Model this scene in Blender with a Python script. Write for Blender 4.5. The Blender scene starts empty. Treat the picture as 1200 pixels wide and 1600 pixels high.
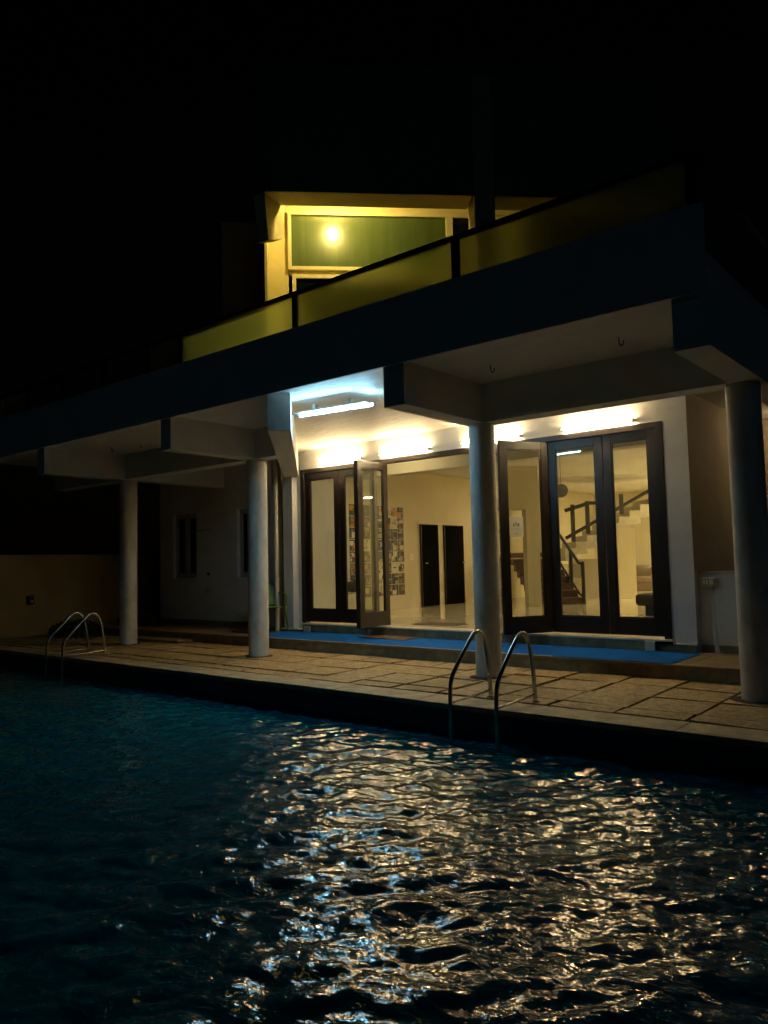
import bpy, bmesh, math, random
import numpy as np
from mathutils import Vector, Matrix
random.seed(7); rng = np.random.RandomState(11)
C = bpy.context.scene.collection
scene = bpy.context.scene

# ------------------------------------------------------------------ camera
CAM = Vector((0.0, -5.859, 1.30))
yaw, pitch, roll = math.radians(39.637), math.radians(3.889), math.radians(-1.3175)
d = Vector((-math.sin(yaw)*math.cos(pitch), math.cos(yaw)*math.cos(pitch), math.sin(pitch)))
r0 = Vector((math.cos(yaw), math.sin(yaw), 0)); u0 = r0.cross(d)
rr = math.cos(roll)*r0 + math.sin(roll)*u0; uu = -math.sin(roll)*r0 + math.cos(roll)*u0
camd = bpy.data.cameras.new('camera'); cam = bpy.data.objects.new('camera', camd); C.objects.link(cam)
camd.sensor_fit = 'VERTICAL'; camd.sensor_height = 36; camd.lens = 26.74
camd.clip_start = 0.05; camd.clip_end = 2000
m = Matrix((rr, uu, -d)).transposed().to_4x4(); m.translation = CAM
cam.matrix_world = m
scene.camera = cam

# ------------------------------------------------------------------ world, moonlight, exposure
w = bpy.data.worlds.new('World'); scene.world = w; w.use_nodes = True
nt = w.node_tree; bg = nt.nodes['Background']
sky = nt.nodes.new('ShaderNodeTexSky'); sky.sky_type = 'NISHITA'; sky.sun_disc = False
sky.sun_elevation = math.radians(2.0); sky.sun_rotation = math.radians(150)
nt.links.new(sky.outputs[0], bg.inputs[0]); bg.inputs[1].default_value = 0.00012
sl = bpy.data.lights.new('moon', 'SUN'); sl.energy = 0.0085; sl.angle = math.radians(2); sl.color = (0.02, 0.52, 1.0)
so = bpy.data.objects.new('moon', sl); C.objects.link(so)
so.rotation_euler = Vector((-0.75, 0.50, -0.62)).to_track_quat('-Z', 'Y').to_euler()
scene.view_settings.view_transform = 'Standard'; scene.view_settings.look = 'None'
scene.view_settings.exposure = 1.1; scene.view_settings.gamma = 1.0

# ------------------------------------------------------------------ materials
def lin(r, g, b):
    f = lambda c: c/12.92 if c <= 0.04045 else ((c+0.055)/1.055)**2.4
    return (f(r/255), f(g/255), f(b/255), 1)
def mat(name, col, rough=0.6, metal=0.0, spec=0.5, var=0.0, vscale=3.0, bump=0.0, bscale=30.0, col2=None, stretch=None, coat=0.0, detail=6.0):
    M = bpy.data.materials.new(name); M.use_nodes = True; n = M.node_tree; b = n.nodes['Principled BSDF']
    b.inputs['Base Color'].default_value = (*col[:3], 1); b.inputs['Roughness'].default_value = rough
    b.inputs['Metallic'].default_value = metal; b.inputs['Specular IOR Level'].default_value = spec
    b.inputs['Coat Weight'].default_value = coat
    tc = n.nodes.new('ShaderNodeTexCoord'); mp = n.nodes.new('ShaderNodeMapping')
    n.links.new(tc.outputs['Object'], mp.inputs[0])
    if stretch: mp.inputs['Scale'].default_value = stretch
    if var > 0 or col2:
        no = n.nodes.new('ShaderNodeTexNoise'); no.inputs['Scale'].default_value = vscale; no.inputs['Detail'].default_value = detail
        no.inputs['Roughness'].default_value = 0.65
        n.links.new(mp.outputs[0], no.inputs[0])
        rp = n.nodes.new('ShaderNodeValToRGB'); rp.color_ramp.elements[0].position = 0.33; rp.color_ramp.elements[1].position = 0.66
        c2 = col2 if col2 else tuple(c*(1-var) for c in col[:3])
        rp.color_ramp.elements[0].color = (*c2[:3], 1); rp.color_ramp.elements[1].color = (*col[:3], 1)
        n.links.new(no.outputs[0], rp.inputs[0]); n.links.new(rp.outputs[0], b.inputs['Base Color'])
    if bump > 0:
        n2 = n.nodes.new('ShaderNodeTexNoise'); n2.inputs['Scale'].default_value = bscale; n2.inputs['Detail'].default_value = 7
        n.links.new(mp.outputs[0], n2.inputs[0])
        bp = n.nodes.new('ShaderNodeBump'); bp.inputs['Strength'].default_value = bump; bp.inputs['Distance'].default_value = 0.02
        n.links.new(n2.outputs[0], bp.inputs['Height']); n.links.new(bp.outputs[0], b.inputs['Normal'])
    return M
def emit(name, col, s):
    M = bpy.data.materials.new(name); M.use_nodes = True; n = M.node_tree; n.nodes.clear()
    o = n.nodes.new('ShaderNodeOutputMaterial'); e = n.nodes.new('ShaderNodeEmission')
    e.inputs[0].default_value = (*col, 1); e.inputs[1].default_value = s; n.links.new(e.outputs[0], o.inputs[0]); return M
def glassmat(name, tint=(0.93, 0.94, 0.9), haze=0.035, hazecol=(0.6, 0.6, 0.5)):
    M = bpy.data.materials.new(name); M.use_nodes = True; n = M.node_tree; n.nodes.clear()
    o = n.nodes.new('ShaderNodeOutputMaterial'); t = n.nodes.new('ShaderNodeBsdfTransparent'); t.inputs[0].default_value = (*tint, 1)
    g = n.nodes.new('ShaderNodeBsdfGlossy'); g.inputs['Roughness'].default_value = 0.015
    lw = n.nodes.new('ShaderNodeLayerWeight'); lw.inputs[0].default_value = 0.5
    pw = n.nodes.new('ShaderNodeMath'); pw.operation = 'POWER'; pw.inputs[1].default_value = 5; n.links.new(lw.outputs['Facing'], pw.inputs[0])
    f = n.nodes.new('ShaderNodeMath'); f.operation = 'MULTIPLY_ADD'; f.inputs[1].default_value = 0.6; f.inputs[2].default_value = 0.028; n.links.new(pw.outputs[0], f.inputs[0])
    mx = n.nodes.new('ShaderNodeMixShader'); n.links.new(f.outputs[0], mx.inputs[0]); n.links.new(t.outputs[0], mx.inputs[1]); n.links.new(g.outputs[0], mx.inputs[2])
    df = n.nodes.new('ShaderNodeBsdfDiffuse'); df.inputs[0].default_value = (*hazecol, 1)
    tc = n.nodes.new('ShaderNodeTexCoord'); mp = n.nodes.new('ShaderNodeMapping'); mp.inputs['Scale'].default_value = (3, 3, 0.8)
    no = n.nodes.new('ShaderNodeTexNoise'); no.inputs['Scale'].default_value = 2.5; no.inputs['Detail'].default_value = 5
    n.links.new(tc.outputs['Object'], mp.inputs[0]); n.links.new(mp.outputs[0], no.inputs[0])
    ma = n.nodes.new('ShaderNodeMath'); ma.operation = 'MULTIPLY'; ma.inputs[1].default_value = haze*2
    n.links.new(no.outputs[0], ma.inputs[0])
    m2 = n.nodes.new('ShaderNodeMixShader'); n.links.new(ma.outputs[0], m2.inputs[0]); n.links.new(mx.outputs[0], m2.inputs[1]); n.links.new(df.outputs[0], m2.inputs[2])
    n.links.new(m2.outputs[0], o.inputs[0]); return M

PLASTER = mat('plaster', (0.74, 0.72, 0.68), 0.75, var=0.16, vscale=1.6, bump=0.45, bscale=9)
CEILM = mat('ceiling_plaster', (0.76, 0.74, 0.70), 0.6, var=0.10, vscale=2, bump=0.6, bscale=5, stretch=(1, 3.5, 1))
COLM = mat('column_plaster', (0.74, 0.73, 0.70), 0.65, col2=(0.46, 0.43, 0.37), vscale=4, bump=0.14, bscale=14, stretch=(1, 1, 0.45))
FASCIA = mat('fascia_paint', (0.62, 0.64, 0.66), 0.8, var=0.2, vscale=1.2, bump=0.2, bscale=12)
BROWNW = mat('side_wall_brown', (0.50, 0.42, 0.29), 0.8, var=0.15, vscale=1.5, bump=0.35, bscale=10)
INWALL = mat('interior_paint', (0.68, 0.60, 0.41), 0.7, var=0.10, vscale=0.7)
INCEIL = mat('interior_ceiling_paint', (0.66, 0.60, 0.44), 0.7, var=0.08, vscale=0.8)
INFLOOR = mat('interior_marble', (0.74, 0.66, 0.48), 0.10, var=0.12, vscale=1.2)
WOOD = mat('dark_wood', (0.022, 0.013, 0.010), 0.38, col2=(0.009, 0.006, 0.005), vscale=6, stretch=(6, 6, 0.6), bump=0.1, bscale=30)
BLACKD = mat('black_door_paint', (0.005, 0.005, 0.005), 0.9, spec=0.03, var=0.3)
SILL = mat('sill_stone', (0.66, 0.60, 0.48), 0.4, var=0.2, vscale=8)
PLINTH = mat('plinth_stone', (0.30, 0.26, 0.15), 0.6, spec=0.3, col2=(0.14, 0.12, 0.07), vscale=5, bump=0.2)
TILE = mat('paving_stone', (0.55, 0.38, 0.17), 0.6, col2=(0.22, 0.135, 0.05), vscale=15, bump=1.0, bscale=40, detail=15)
COPING = mat('coping_stone', (0.52, 0.42, 0.26), 0.6, col2=(0.27, 0.20, 0.11), vscale=4, bump=0.5, bscale=35, detail=9)
GROUT = mat('grout_soil', (0.008, 0.005, 0.003), 0.95, var=0.4, vscale=8, bump=0.5)
STEPM = mat('step_stone', (0.30, 0.21, 0.11), 0.45, col2=(0.17, 0.12, 0.06), vscale=3, bump=0.15)
SOIL = mat('soil', (0.05, 0.032, 0.016), 0.95, var=0.4, vscale=3, bump=0.8, bscale=14)
BLUE = mat('blue_carpet', (0.004, 0.115, 0.46), 0.9, spec=0.1, col2=(0.003, 0.075, 0.34), vscale=2.5, bump=0.3, bscale=220)
COIR = mat('coir', (0.20, 0.11, 0.05), 0.95, var=0.4, vscale=20, bump=0.6, bscale=150)
STEEL = mat('steel', (0.60, 0.58, 0.54), 0.20, metal=1.0, var=0.2, vscale=20)
FIXT = mat('lamp_housing', (0.68, 0.70, 0.68), 0.45, var=0.15, vscale=8)
BOUND = mat('boundary_paint', (0.52, 0.38, 0.16), 0.85, var=0.3, vscale=1.0, bump=0.4)
UPWALL = mat('upper_wall_paint', (0.70, 0.60, 0.30), 0.75, var=0.12, vscale=2.0, bump=0.3, bscale=8)
UPDARK = mat('upper_wall_unlit', (0.13, 0.11, 0.08), 0.85, var=0.2)  # wall tone darkened so the unlit upper faces stay near black
WINFRAME = mat('window_frame_paint', (0.74, 0.66, 0.40), 0.5, var=0.1)
ALU = mat('window_frame_grey', (0.40, 0.38, 0.30), 0.5, var=0.1)
RAILD = mat('railing_metal', (0.02, 0.02, 0.022), 0.4, var=0.2)
GREENPL = mat('green_plastic', (0.11, 0.18, 0.012), 0.4, var=0.12)
DARKCL = mat('dark_cloth', (0.035, 0.025, 0.018), 0.85, var=0.3)
SOFAM = mat('sofa_leather', (0.15, 0.10, 0.055), 0.45, var=0.3, vscale=4, bump=0.2)
OTTM = mat('bench_leather', (0.05, 0.026, 0.020), 0.4, var=0.3, vscale=5, bump=0.2)
STAIRW = mat('stair_wood', (0.13, 0.065, 0.028), 0.4, var=0.3, vscale=6, stretch=(1, 1, 4))
PVC = mat('pvc', (0.72, 0.66, 0.50), 0.5, var=0.1)
SWITCH = mat('switch_plate', (0.78, 0.74, 0.62), 0.4, var=0.05)
DARKPL = mat('dark_plastic', (0.02, 0.02, 0.02), 0.4, var=0.1)
LEAF = mat('dark_foliage', (0.04, 0.06, 0.02), 0.8, var=0.4)
GLASS = glassmat('door_glass')
DGLASS = mat('dark_window_glass', (0.004, 0.007, 0.010), 0.06, var=0.2)
PAPER = mat('paper', (0.78, 0.76, 0.62), 0.7, var=0.03)
INK = mat('printed_ink', (0.22, 0.24, 0.16), 0.7, var=0.1)
POOLW = mat('pool_wall_tile', (0.02, 0.05, 0.08), 0.4, col2=(0.012, 0.03, 0.05), vscale=6)
RUST = mat('rusty_iron', (0.06, 0.03, 0.015), 0.8, var=0.3)

# window glass upstairs: glass in front of a green curtain
def green_glass():
    M = mat('curtained_green_glass', (0.090, 0.130, 0.045), 0.24, col2=(0.060, 0.092, 0.032), vscale=1.6, stretch=(5, 5, 0.3), spec=0.6, coat=1.0)
    M.node_tree.nodes['Principled BSDF'].inputs['Coat Roughness'].default_value = 0.03
    return M
GREENG = green_glass()
def frost():
    M = bpy.data.materials.new('frosted_glass'); M.use_nodes = True; n = M.node_tree; n.nodes.clear()
    o = n.nodes.new('ShaderNodeOutputMaterial')
    r = n.nodes.new('ShaderNodeBsdfRefraction'); r.inputs['IOR'].default_value = 1.01; r.inputs['Roughness'].default_value = 0.0
    g = n.nodes.new('ShaderNodeBsdfPrincipled'); g.inputs['Base Color'].default_value = (0.86, 0.96, 0.62, 1)
    g.inputs['Transmission Weight'].default_value = 1; g.inputs['Roughness'].default_value = 0.36; g.inputs['IOR'].default_value = 1.15
    t = n.nodes.new('ShaderNodeBsdfTranslucent'); t.inputs[0].default_value = (0.66, 0.76, 0.40, 1)
    mx = n.nodes.new('ShaderNodeMixShader'); mx.inputs[0].default_value = 0.28
    n.links.new(g.outputs[0], mx.inputs[1]); n.links.new(t.outputs[0], mx.inputs[2]); n.links.new(mx.outputs[0], o.inputs[0])
    return M
FROST = frost()

# ------------------------------------------------------------------ builders
ABS = {}
# the door wall, the room behind it and all that hangs there are scaled up
# about the camera by K and OFF, pushed back along the line of sight
K, OFF, CAM_SCALED = 1.0435, Vector((0, .2549, -.0566)), False
def wp(p): return Vector(p)*K+OFF if CAM_SCALED else Vector(p)
def tag(o, label=None, cat=None, group=None, kind=None):
    if label: o['label'] = label
    if cat: o['category'] = cat
    if group: o['group'] = group
    if kind: o['kind'] = kind
    return o
def empty(name, loc, label=None, cat=None, group=None, rz=0, parent=None):
    o = bpy.data.objects.new(name, None); C.objects.link(o); o.empty_display_size = 0.2
    L = wp(loc)
    if parent is not None: o.parent = parent; o.location = L-ABS.get(parent.name, Vector((0, 0, 0)))
    else: o.location = L
    o.rotation_euler = (0, 0, rz); ABS[o.name] = L
    return tag(o, label, cat, group)
def obj(name, bm, m, parent=None, local=False, smooth=False, label=None, cat=None, group=None, kind=None):
    """bm is in world coordinates (or the parent's own when local)."""
    bmesh.ops.recalc_face_normals(bm, faces=bm.faces)
    mats = m if isinstance(m, list) else [m]
    if CAM_SCALED:
        for v in bm.verts: v.co = v.co*K if local else v.co*K+OFF
    vs = [v.co for v in bm.verts]
    lo = Vector([min(v[i] for v in vs) for i in range(3)]); hi = Vector([max(v[i] for v in vs) for i in range(3)])
    c = Vector(((lo.x+hi.x)/2, (lo.y+hi.y)/2, lo.z))
    bmesh.ops.translate(bm, verts=bm.verts, vec=-c)
    me = bpy.data.meshes.new(name); bm.to_mesh(me); bm.free()
    for x in mats: me.materials.append(x)
    if smooth:
        for p in me.polygons: p.use_smooth = True
        try: me.set_sharp_from_angle(angle=math.radians(35))
        except Exception: pass
    o = bpy.data.objects.new(name, me); C.objects.link(o)
    if parent is not None:
        o.parent = parent; o.location = c if local else c-ABS.get(parent.name, Vector((0, 0, 0)))
        ABS[o.name] = c
    else: o.location = c; ABS[o.name] = c
    return tag(o, label, cat, group, kind)
def B(*boxes, bevel=0.0):
    bm = bmesh.new()
    for b in boxes:
        x0, x1, y0, y1, z0, z1 = b
        r = bmesh.ops.create_cube(bm, size=1)
        for v in r['verts']:
            v.co = Vector(((x0+x1)/2+v.co.x*(x1-x0), (y0+y1)/2+v.co.y*(y1-y0), (z0+z1)/2+v.co.z*(z1-z0)))
    if bevel: bmesh.ops.bevel(bm, geom=bm.edges[:], offset=bevel, segments=2, affect='EDGES', profile=0.5)
    return bm
def add_poly(bm, pts, z0, z1):
    """vertical prism over a plan polygon"""
    a = [bm.verts.new((p[0], p[1], z0)) for p in pts]; b = [bm.verts.new((p[0], p[1], z1)) for p in pts]
    bm.faces.new(a[::-1]); bm.faces.new(b); n = len(pts)
    for i in range(n): bm.faces.new((a[i], a[(i+1) % n], b[(i+1) % n], b[i]))
    return bm
def prism(pts, z0, z1, bevel=0.0):
    bm = add_poly(bmesh.new(), pts, z0, z1)
    if bevel: bmesh.ops.bevel(bm, geom=bm.edges[:], offset=bevel, segments=2, affect='EDGES', profile=0.5)
    return bm
def cyl(p0, p1, r, r2=None, seg=24, bm=None, caps=True):
    bm = bm or bmesh.new(); p0 = Vector(p0); p1 = Vector(p1); L = (p1-p0).length
    q = (p1-p0).to_track_quat('Z', 'Y').to_matrix().to_4x4(); q.translation = (p0+p1)/2
    bmesh.ops.create_cone(bm, cap_ends=caps, segments=seg, radius1=r, radius2=r if r2 is None else r2, depth=L, matrix=q)
    return bm
def tube(pts, r, seg=14, bm=None):
    bm = bm or bmesh.new(); pts = [Vector(p) for p in pts]; rings = []
    up = None
    for i, p in enumerate(pts):
        t = (pts[min(i+1, len(pts)-1)]-pts[max(i-1, 0)]).normalized()
        if up is None: up = t.orthogonal().normalized()
        up = (up-t*up.dot(t)).normalized(); s = t.cross(up)
        rings.append([bm.verts.new(p+r*(math.cos(2*math.pi*k/seg)*up+math.sin(2*math.pi*k/seg)*s)) for k in range(seg)])
    for a, b in zip(rings, rings[1:]):
        for k in range(seg): bm.faces.new((a[k], a[(k+1) % seg], b[(k+1) % seg], b[k]))
    bm.faces.new(rings[0][::-1]); bm.faces.new(rings[-1]); return bm
def smoothpath(pts, it=3):
    pts = [Vector(p) for p in pts]
    for _ in range(it):
        o = [pts[0]]
        for a, b in zip(pts, pts[1:]): o += [a*0.75+b*0.25, a*0.25+b*0.75]
        o.append(pts[-1]); pts = o
    return pts

S2 = math.sqrt(0.5); E1 = Vector((S2, S2, 0)); E2 = Vector((-S2, S2, 0)); CB = Vector((0, -5.859, 0))
def dg(u, s, z=0): p = CB+E1*u+E2*s; return Vector((p.x, p.y, z))
def dbox(u0, u1, s0, s1, z0, z1, bm=None):
    bm = bm or bmesh.new()
    return add_poly(bm, [dg(u0, s0), dg(u1, s0), dg(u1, s1), dg(u0, s1)], z0, z1)

# ================================================================== SETTING: ground, pool, water
PX0, PX1, PY0 = -14.7, 6.0, -4.95
bm = bmesh.new()
def quad(bm, x0, x1, y0, y1, z):
    return bm.faces.new([bm.verts.new(v) for v in ((x0, y0, z), (x1, y0, z), (x1, y1, z), (x0, y1, z))])
G = 600
quad(bm, -G, PX0-.02, -G, G, -0.09); quad(bm, PX1+.02, G, -G, G, -0.09); quad(bm, PX0-.02, PX1+.02, .02, G, -0.09); quad(bm, PX0-.02, PX1+.02, -G, PY0-.02, -0.09)
obj('ground', bm, SOIL, kind='structure')
bm = B((PX0-.12, PX0, PY0-.12, .12, -1.6, -0.055), (PX1, PX1+.12, PY0-.12, .12, -1.6, -0.055), (PX0, PX1, 0.0, .12, -1.6, -0.055), (PX0, PX1, PY0-.12, PY0, -1.6, -0.055), (PX0-.12, PX1+.12, PY0-.12, .12, -1.7, -1.6))
obj('pool_basin', bm, POOLW, kind='structure')

# coping round the pool
bm = bmesh.new(); x = PX0
while x < PX1:
    L = random.uniform(0.9, 1.25); x2 = min(x+L, PX1)
    b2 = B((x+.002, x2-.002, -0.02, 0.358, -0.05, 0.0+random.uniform(-.002, .003)), bevel=0.006)
    me = bpy.data.meshes.new('t'); b2.to_mesh(me); bm.from_mesh(me); b2.free(); bpy.data.meshes.remove(me); x = x2
for b in ((PX0-.36, PX0-.002, -5.3, .36, -.05, 0), (PX1+.002, PX1+.36, -5.3, .36, -.05, 0), (PX0, PX1, PY0-.36, PY0+.02, -.05, 0)):
    b2 = B(b, bevel=.006); me = bpy.data.meshes.new('t'); b2.to_mesh(me); bm.from_mesh(me); b2.free(); bpy.data.meshes.remove(me)
obj('pool_coping', bm, COPING, kind='structure')

# deck: two-foot stone slabs with open, dirty joints
bm = bmesh.new()
ys = [0.368, 0.655, 1.265, 1.875, 2.40]
xj = [-2.10+0.61*k for k in range(-24, 14)]
def slab(bm, x0, x1, y0, y1, z, dz):
    g = [random.choice((.010, .014, .019, .027)) for _ in range(4)]
    g[1] = random.choice((.012, .02, .026, .034)); g[3] = random.choice((.010, .018, .024))
    P = [(x0+g[0], y0+g[1]+random.uniform(-.008, .008)), (x1-g[2], y0+g[1]), (x1-g[2]+random.uniform(-.006, .006), y1-g[3]), (x0+g[0], y1-g[3]+random.uniform(-.008, .008))]
    tz = [z+random.uniform(-dz, dz) for _ in range(4)]
    top = [bm.verts.new((p[0], p[1], t)) for p, t in zip(P, tz)]; bot = [bm.verts.new((p[0], p[1], z-.045)) for p in P]
    bev = [top[i] for i in range(4)]
    bm.faces.new(top)
    for i in range(4): bm.faces.new((bot[i], bot[(i+1) % 4], top[(i+1) % 4], top[i]))
for i in range(len(xj)-1):
    for j in range(4):
        off = random.choice((0, 0, 0, .02, -.02))
        slab(bm, xj[i], xj[i+1], ys[j], ys[j+1], 0.002, 0.007)
# slabs left of the pool and past the right-hand column
for i in range(6):
    for j in range(-9, 1): pass
dk = obj('deck_paving', bm, TILE, kind='structure')
md = dk.modifiers.new('bevel', 'BEVEL'); md.width = 0.0035; md.segments = 2
obj('deck_bedding', B((-16.6, 6.5, .362, 2.45, -.085, -.034)), GROUT, kind='structure')
obj('near_deck', B((-15, 6.4, -9, PY0-.365, -.085, -.002), (PX1+.37, 12, -9, 6, -.085, -.004)), TILE, kind='structure')
# dirt washed up round column feet and joints
bm = bmesh.new()
def mound(bm, cx, cy, R, h, seed):
    rs = random.Random(seed); ctr = bm.verts.new((cx, cy, h)); rings = []
    for k in range(1, 5):
        rings.append([bm.verts.new((cx+math.cos(a*math.pi/10)*R*k/4*rs.uniform(.85, 1.15), cy+math.sin(a*math.pi/10)*R*k/4*rs.uniform(.85, 1.15), h*(1-k/4)**.7*rs.uniform(.6, 1.2)-(0.012 if k == 4 else 0))) for a in range(20)])
    for a in range(20):
        bm.faces.new((ctr, rings[0][a], rings[0][(a+1) % 20]))
        for k in range(3): bm.faces.new((rings[k][a], rings[k+1][a], rings[k+1][(a+1) % 20], rings[k][(a+1) % 20]))
for k, (cx, cy, R) in enumerate(((-1.86, 1.57, .30), (-4.66, 1.55, .25), (-8.58, 1.57, .22), (-12.0, 1.57, .24))): mound(bm, cx, cy, R, .022, k)
obj('dirt', bm, SOIL, kind='stuff', smooth=True)

# ---- water: real wave relief
WZ = -0.30
def wave_height(X, Y):
    rs = np.random.RandomState(5); H = np.zeros_like(X)
    for i in range(80):
        lam = 0.07*(1.0/0.07)**rs.rand(); th = rs.normal(math.radians(118), 0.8)
        k = 2*math.pi/lam; amp = lam/6.283*0.031*rs.uniform(.5, 1.3)*(.42 if lam > .45 else .95 if lam > .16 else 1.0)
        ph = rs.rand()*6.283
        A = k*(X*math.cos(th)+Y*math.sin(th))+ph
        A = A+0.7*np.sin(k*0.31*(X*math.cos(th+1.3)+Y*math.sin(th+1.3))+ph*2)
        H += amp*(np.sin(A)+0.22*np.cos(2*A))
    return H
def grid_mesh(name, xs, ys, m, **kw):
    X, Y = np.meshgrid(xs, ys); H = wave_height(X, Y)
    nx, ny = len(xs), len(ys)
    co = np.stack([X, Y, H], -1).reshape(-1, 3).astype(np.float32)
    idx = np.arange(nx*ny).reshape(ny, nx)
    f = np.stack([idx[:-1, :-1], idx[:-1, 1:], idx[1:, 1:], idx[1:, :-1]], -1).reshape(-1, 4).astype(np.int32)
    me = bpy.data.meshes.new(name); me.vertices.add(len(co)); me.vertices.foreach_set('co', co.ravel())
    me.loops.add(f.size); me.loops.foreach_set('vertex_index', f.ravel())
    me.polygons.add(len(f)); me.polygons.foreach_set('loop_start', np.arange(0, f.size, 4, dtype=np.int32)); me.polygons.foreach_set('loop_total', np.full(len(f), 4, dtype=np.int32))
    me.update(calc_edges=True); me.validate()
    me.polygons.foreach_set('use_smooth', np.ones(len(f), dtype=bool))
    me.materials.append(m); o = bpy.data.objects.new(name, me); C.objects.link(o); o.location = (0, 0, WZ); return tag(o, **kw)
def water_mat():
    M = bpy.data.materials.new('pool_water'); M.use_nodes = True; n = M.node_tree; b = n.nodes['Principled BSDF']
    b.inputs['Base Color'].default_value = (0.0, 0.10, 0.15, 1); b.inputs['Roughness'].default_value = 0.006
    b.inputs['IOR'].default_value = 1.47
    tc = n.nodes.new('ShaderNodeTexCoord')
    mp = n.nodes.new('ShaderNodeMapping'); mp.inputs['Rotation'].default_value = (0, 0, math.radians(-35)); mp.inputs['Scale'].default_value = (0.75, 1.25, 1)
    n.links.new(tc.outputs['Object'], mp.inputs[0])
    n1 = n.nodes.new('ShaderNodeTexNoise'); n1.inputs['Scale'].default_value = 20; n1.inputs['Detail'].default_value = 2.2; n1.inputs['Distortion'].default_value = 0.6
    n.links.new(mp.outputs[0], n1.inputs[0])
    b1 = n.nodes.new('ShaderNodeBump'); b1.inputs['Strength'].default_value = 1.0; b1.inputs['Distance'].default_value = 0.0055
    n.links.new(n1.outputs[0], b1.inputs['Height']); n.links.new(b1.outputs[0], b.inputs['Normal'])
    return M
WATER = water_mat()
grid_mesh('water', np.concatenate([np.arange(PX0, -9, .03), np.arange(-9, -1.0, .0155), np.arange(-1.0, PX1+.01, .05)]),
          np.arange(PY0, 0.001, .0165), WATER, kind='structure')

# ================================================================== HOUSE
H = empty('house', (-6.0, 3.50, 0), 'two storey white house with round columns, open balcony and lit folding glass doors', 'house')  # most coordinates below were back-projected from image pixels onto planes, then embedded
ZS, ZB, ZC = 3.28, 2.87, 3.31
# slab over the veranda, its fascia, beams
obj('balcony_slab', B((-14.4, -1.66, 0.0, 3.499, ZC, 3.50), (-14.4, -10.55, 3.499, 9, ZC, 3.50), (-2.974, -1.66, 3.499, 9, ZC, 3.50)), CEILM, H)
obj('fascia', B((-14.4, -1.66, -0.035, -0.001, ZS-.0, 3.96), (-14.4, -1.80, 0.0, .12, 3.502, 3.96), (-1.80, -1.655, .0, 4.5, 3.502, 3.58)), FASCIA, H)
obj('roof_slab', B((-10.1, -2.85, 3.31, 16.5, ZS+.06, 3.49)), CEILM, H)
beams = {'A': (-12.13, -11.9), 'B': (-8.69, -8.47), 'C': (-4.82, -4.56), 'D': (-1.93, -1.66)}
obj('beam', B((-12.13, -11.9, 0.0, 3.6, ZB, ZC-.001)), PLASTER, H)
obj('beam', B((-8.69, -8.47, 0.0, 1.71, ZB, ZC-.001)), PLASTER, H)
obj('beam', B((-4.82, -4.56, 0.0, 1.71, ZB, ZC-.001)), PLASTER, H)
obj('beam', B((-1.93, -1.66, 0.0, 5.0, ZB, ZC-.001)), PLASTER, H)
obj('cross_beam', B((-14.4, -12.131, 1.44, 1.70, ZB+.003, ZC-.001)), PLASTER, H)
obj('cross_beam', B((-11.899, -8.691, 1.44, 1.70, ZB+.003, ZC-.001)), PLASTER, H)
obj('cross_beam', prism([(-8.469, 1.44), (-8.0, 1.44), (-8.26, 1.70), (-8.469, 1.70)], ZB+.003, ZC-.001), PLASTER, H)
obj('cross_beam', B((-4.559, -1.931, 1.44, 1.70, ZB+.003, ZC-.001)), PLASTER, H)
# the beam that crosses the veranda at 45 degrees to the pilaster
obj('diagonal_beam', prism([(-6.575, .0), (-6.385, .19), (-9.665, 3.47), (-9.95, 3.47), (-9.95, 3.375)], ZB-.002, ZC-.001, bevel=.006), PLASTER, H)
# columns
def column(x, y=1.5725, r=.148):
    bm = bmesh.new(); seg = 64; nz = 24; rings = []
    for k in range(nz+1):
        z = -.03+(ZB+.03)*k/nz; rings.append([bm.verts.new((x+(r+.001*math.sin(k*.9+x))*math.cos(2*math.pi*a/seg), y+(r+.001*math.sin(k*.9+x))*math.sin(2*math.pi*a/seg), z)) for a in range(seg)])
    for a, b in zip(rings, rings[1:]):
        for k in range(seg): bm.faces.new((a[k], a[(k+1) % seg], b[(k+1) % seg], b[k]))
    return obj('column', bm, COLM, H, smooth=True)
for x in (-12.01, -8.585, -4.667, -1.845): column(x)
# ceiling hooks
for x, y in ((-4.02, .79), (-2.65, .78), (-11.3, .84), (-10.63, .94)):
    z = ZC; p = smoothpath([(x-.022, y, z+.01), (x-.022, y, z-.05), (x-.012, y, z-.078), (x+.012, y, z-.078), (x+.022, y, z-.05), (x+.018, y, z-.035)], 2)
    obj('ceiling_hook', tube(p, .006, 8), RUST, H)
# main wall round the doors
CAM_SCALED = True
DX0, DX1, DZ0, DZ1, YW = -9.24, -3.13, .35, 2.91, 3.11
obj('wall', B((-9.54, DX0, YW, YW+.2, 0, ZS+.05), (DX1, -2.85, YW, YW+.2, 0, ZS+.05), (DX0, DX1, YW, YW+.2, DZ1, ZS+.05), bevel=0), PLASTER, H)
obj('pilaster', B((-9.56, -9.33, 2.985, 4.4, .262, ZB-.004), bevel=.008), PLASTER, H)
obj('side_wall', B((-3.05, -2.85, YW+.2, 9, 0, ZS-.001), (-2.90, -2.8475, YW+.003, 5.85, 1.127, ZS+.03)), BROWNW, H)  # brown carries the shade of this face, which turns away from the tubes
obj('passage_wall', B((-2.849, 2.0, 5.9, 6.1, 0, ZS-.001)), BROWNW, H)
obj('parapet_wall', B((-2.849, -.6, 3.24, 3.40, 0, 1.10), bevel=.006), PLASTER, H)
obj('parapet_cap', B((-2.846, -.6, 3.22, 3.42, 1.101, 1.125), bevel=.004), SILL, H)
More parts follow.
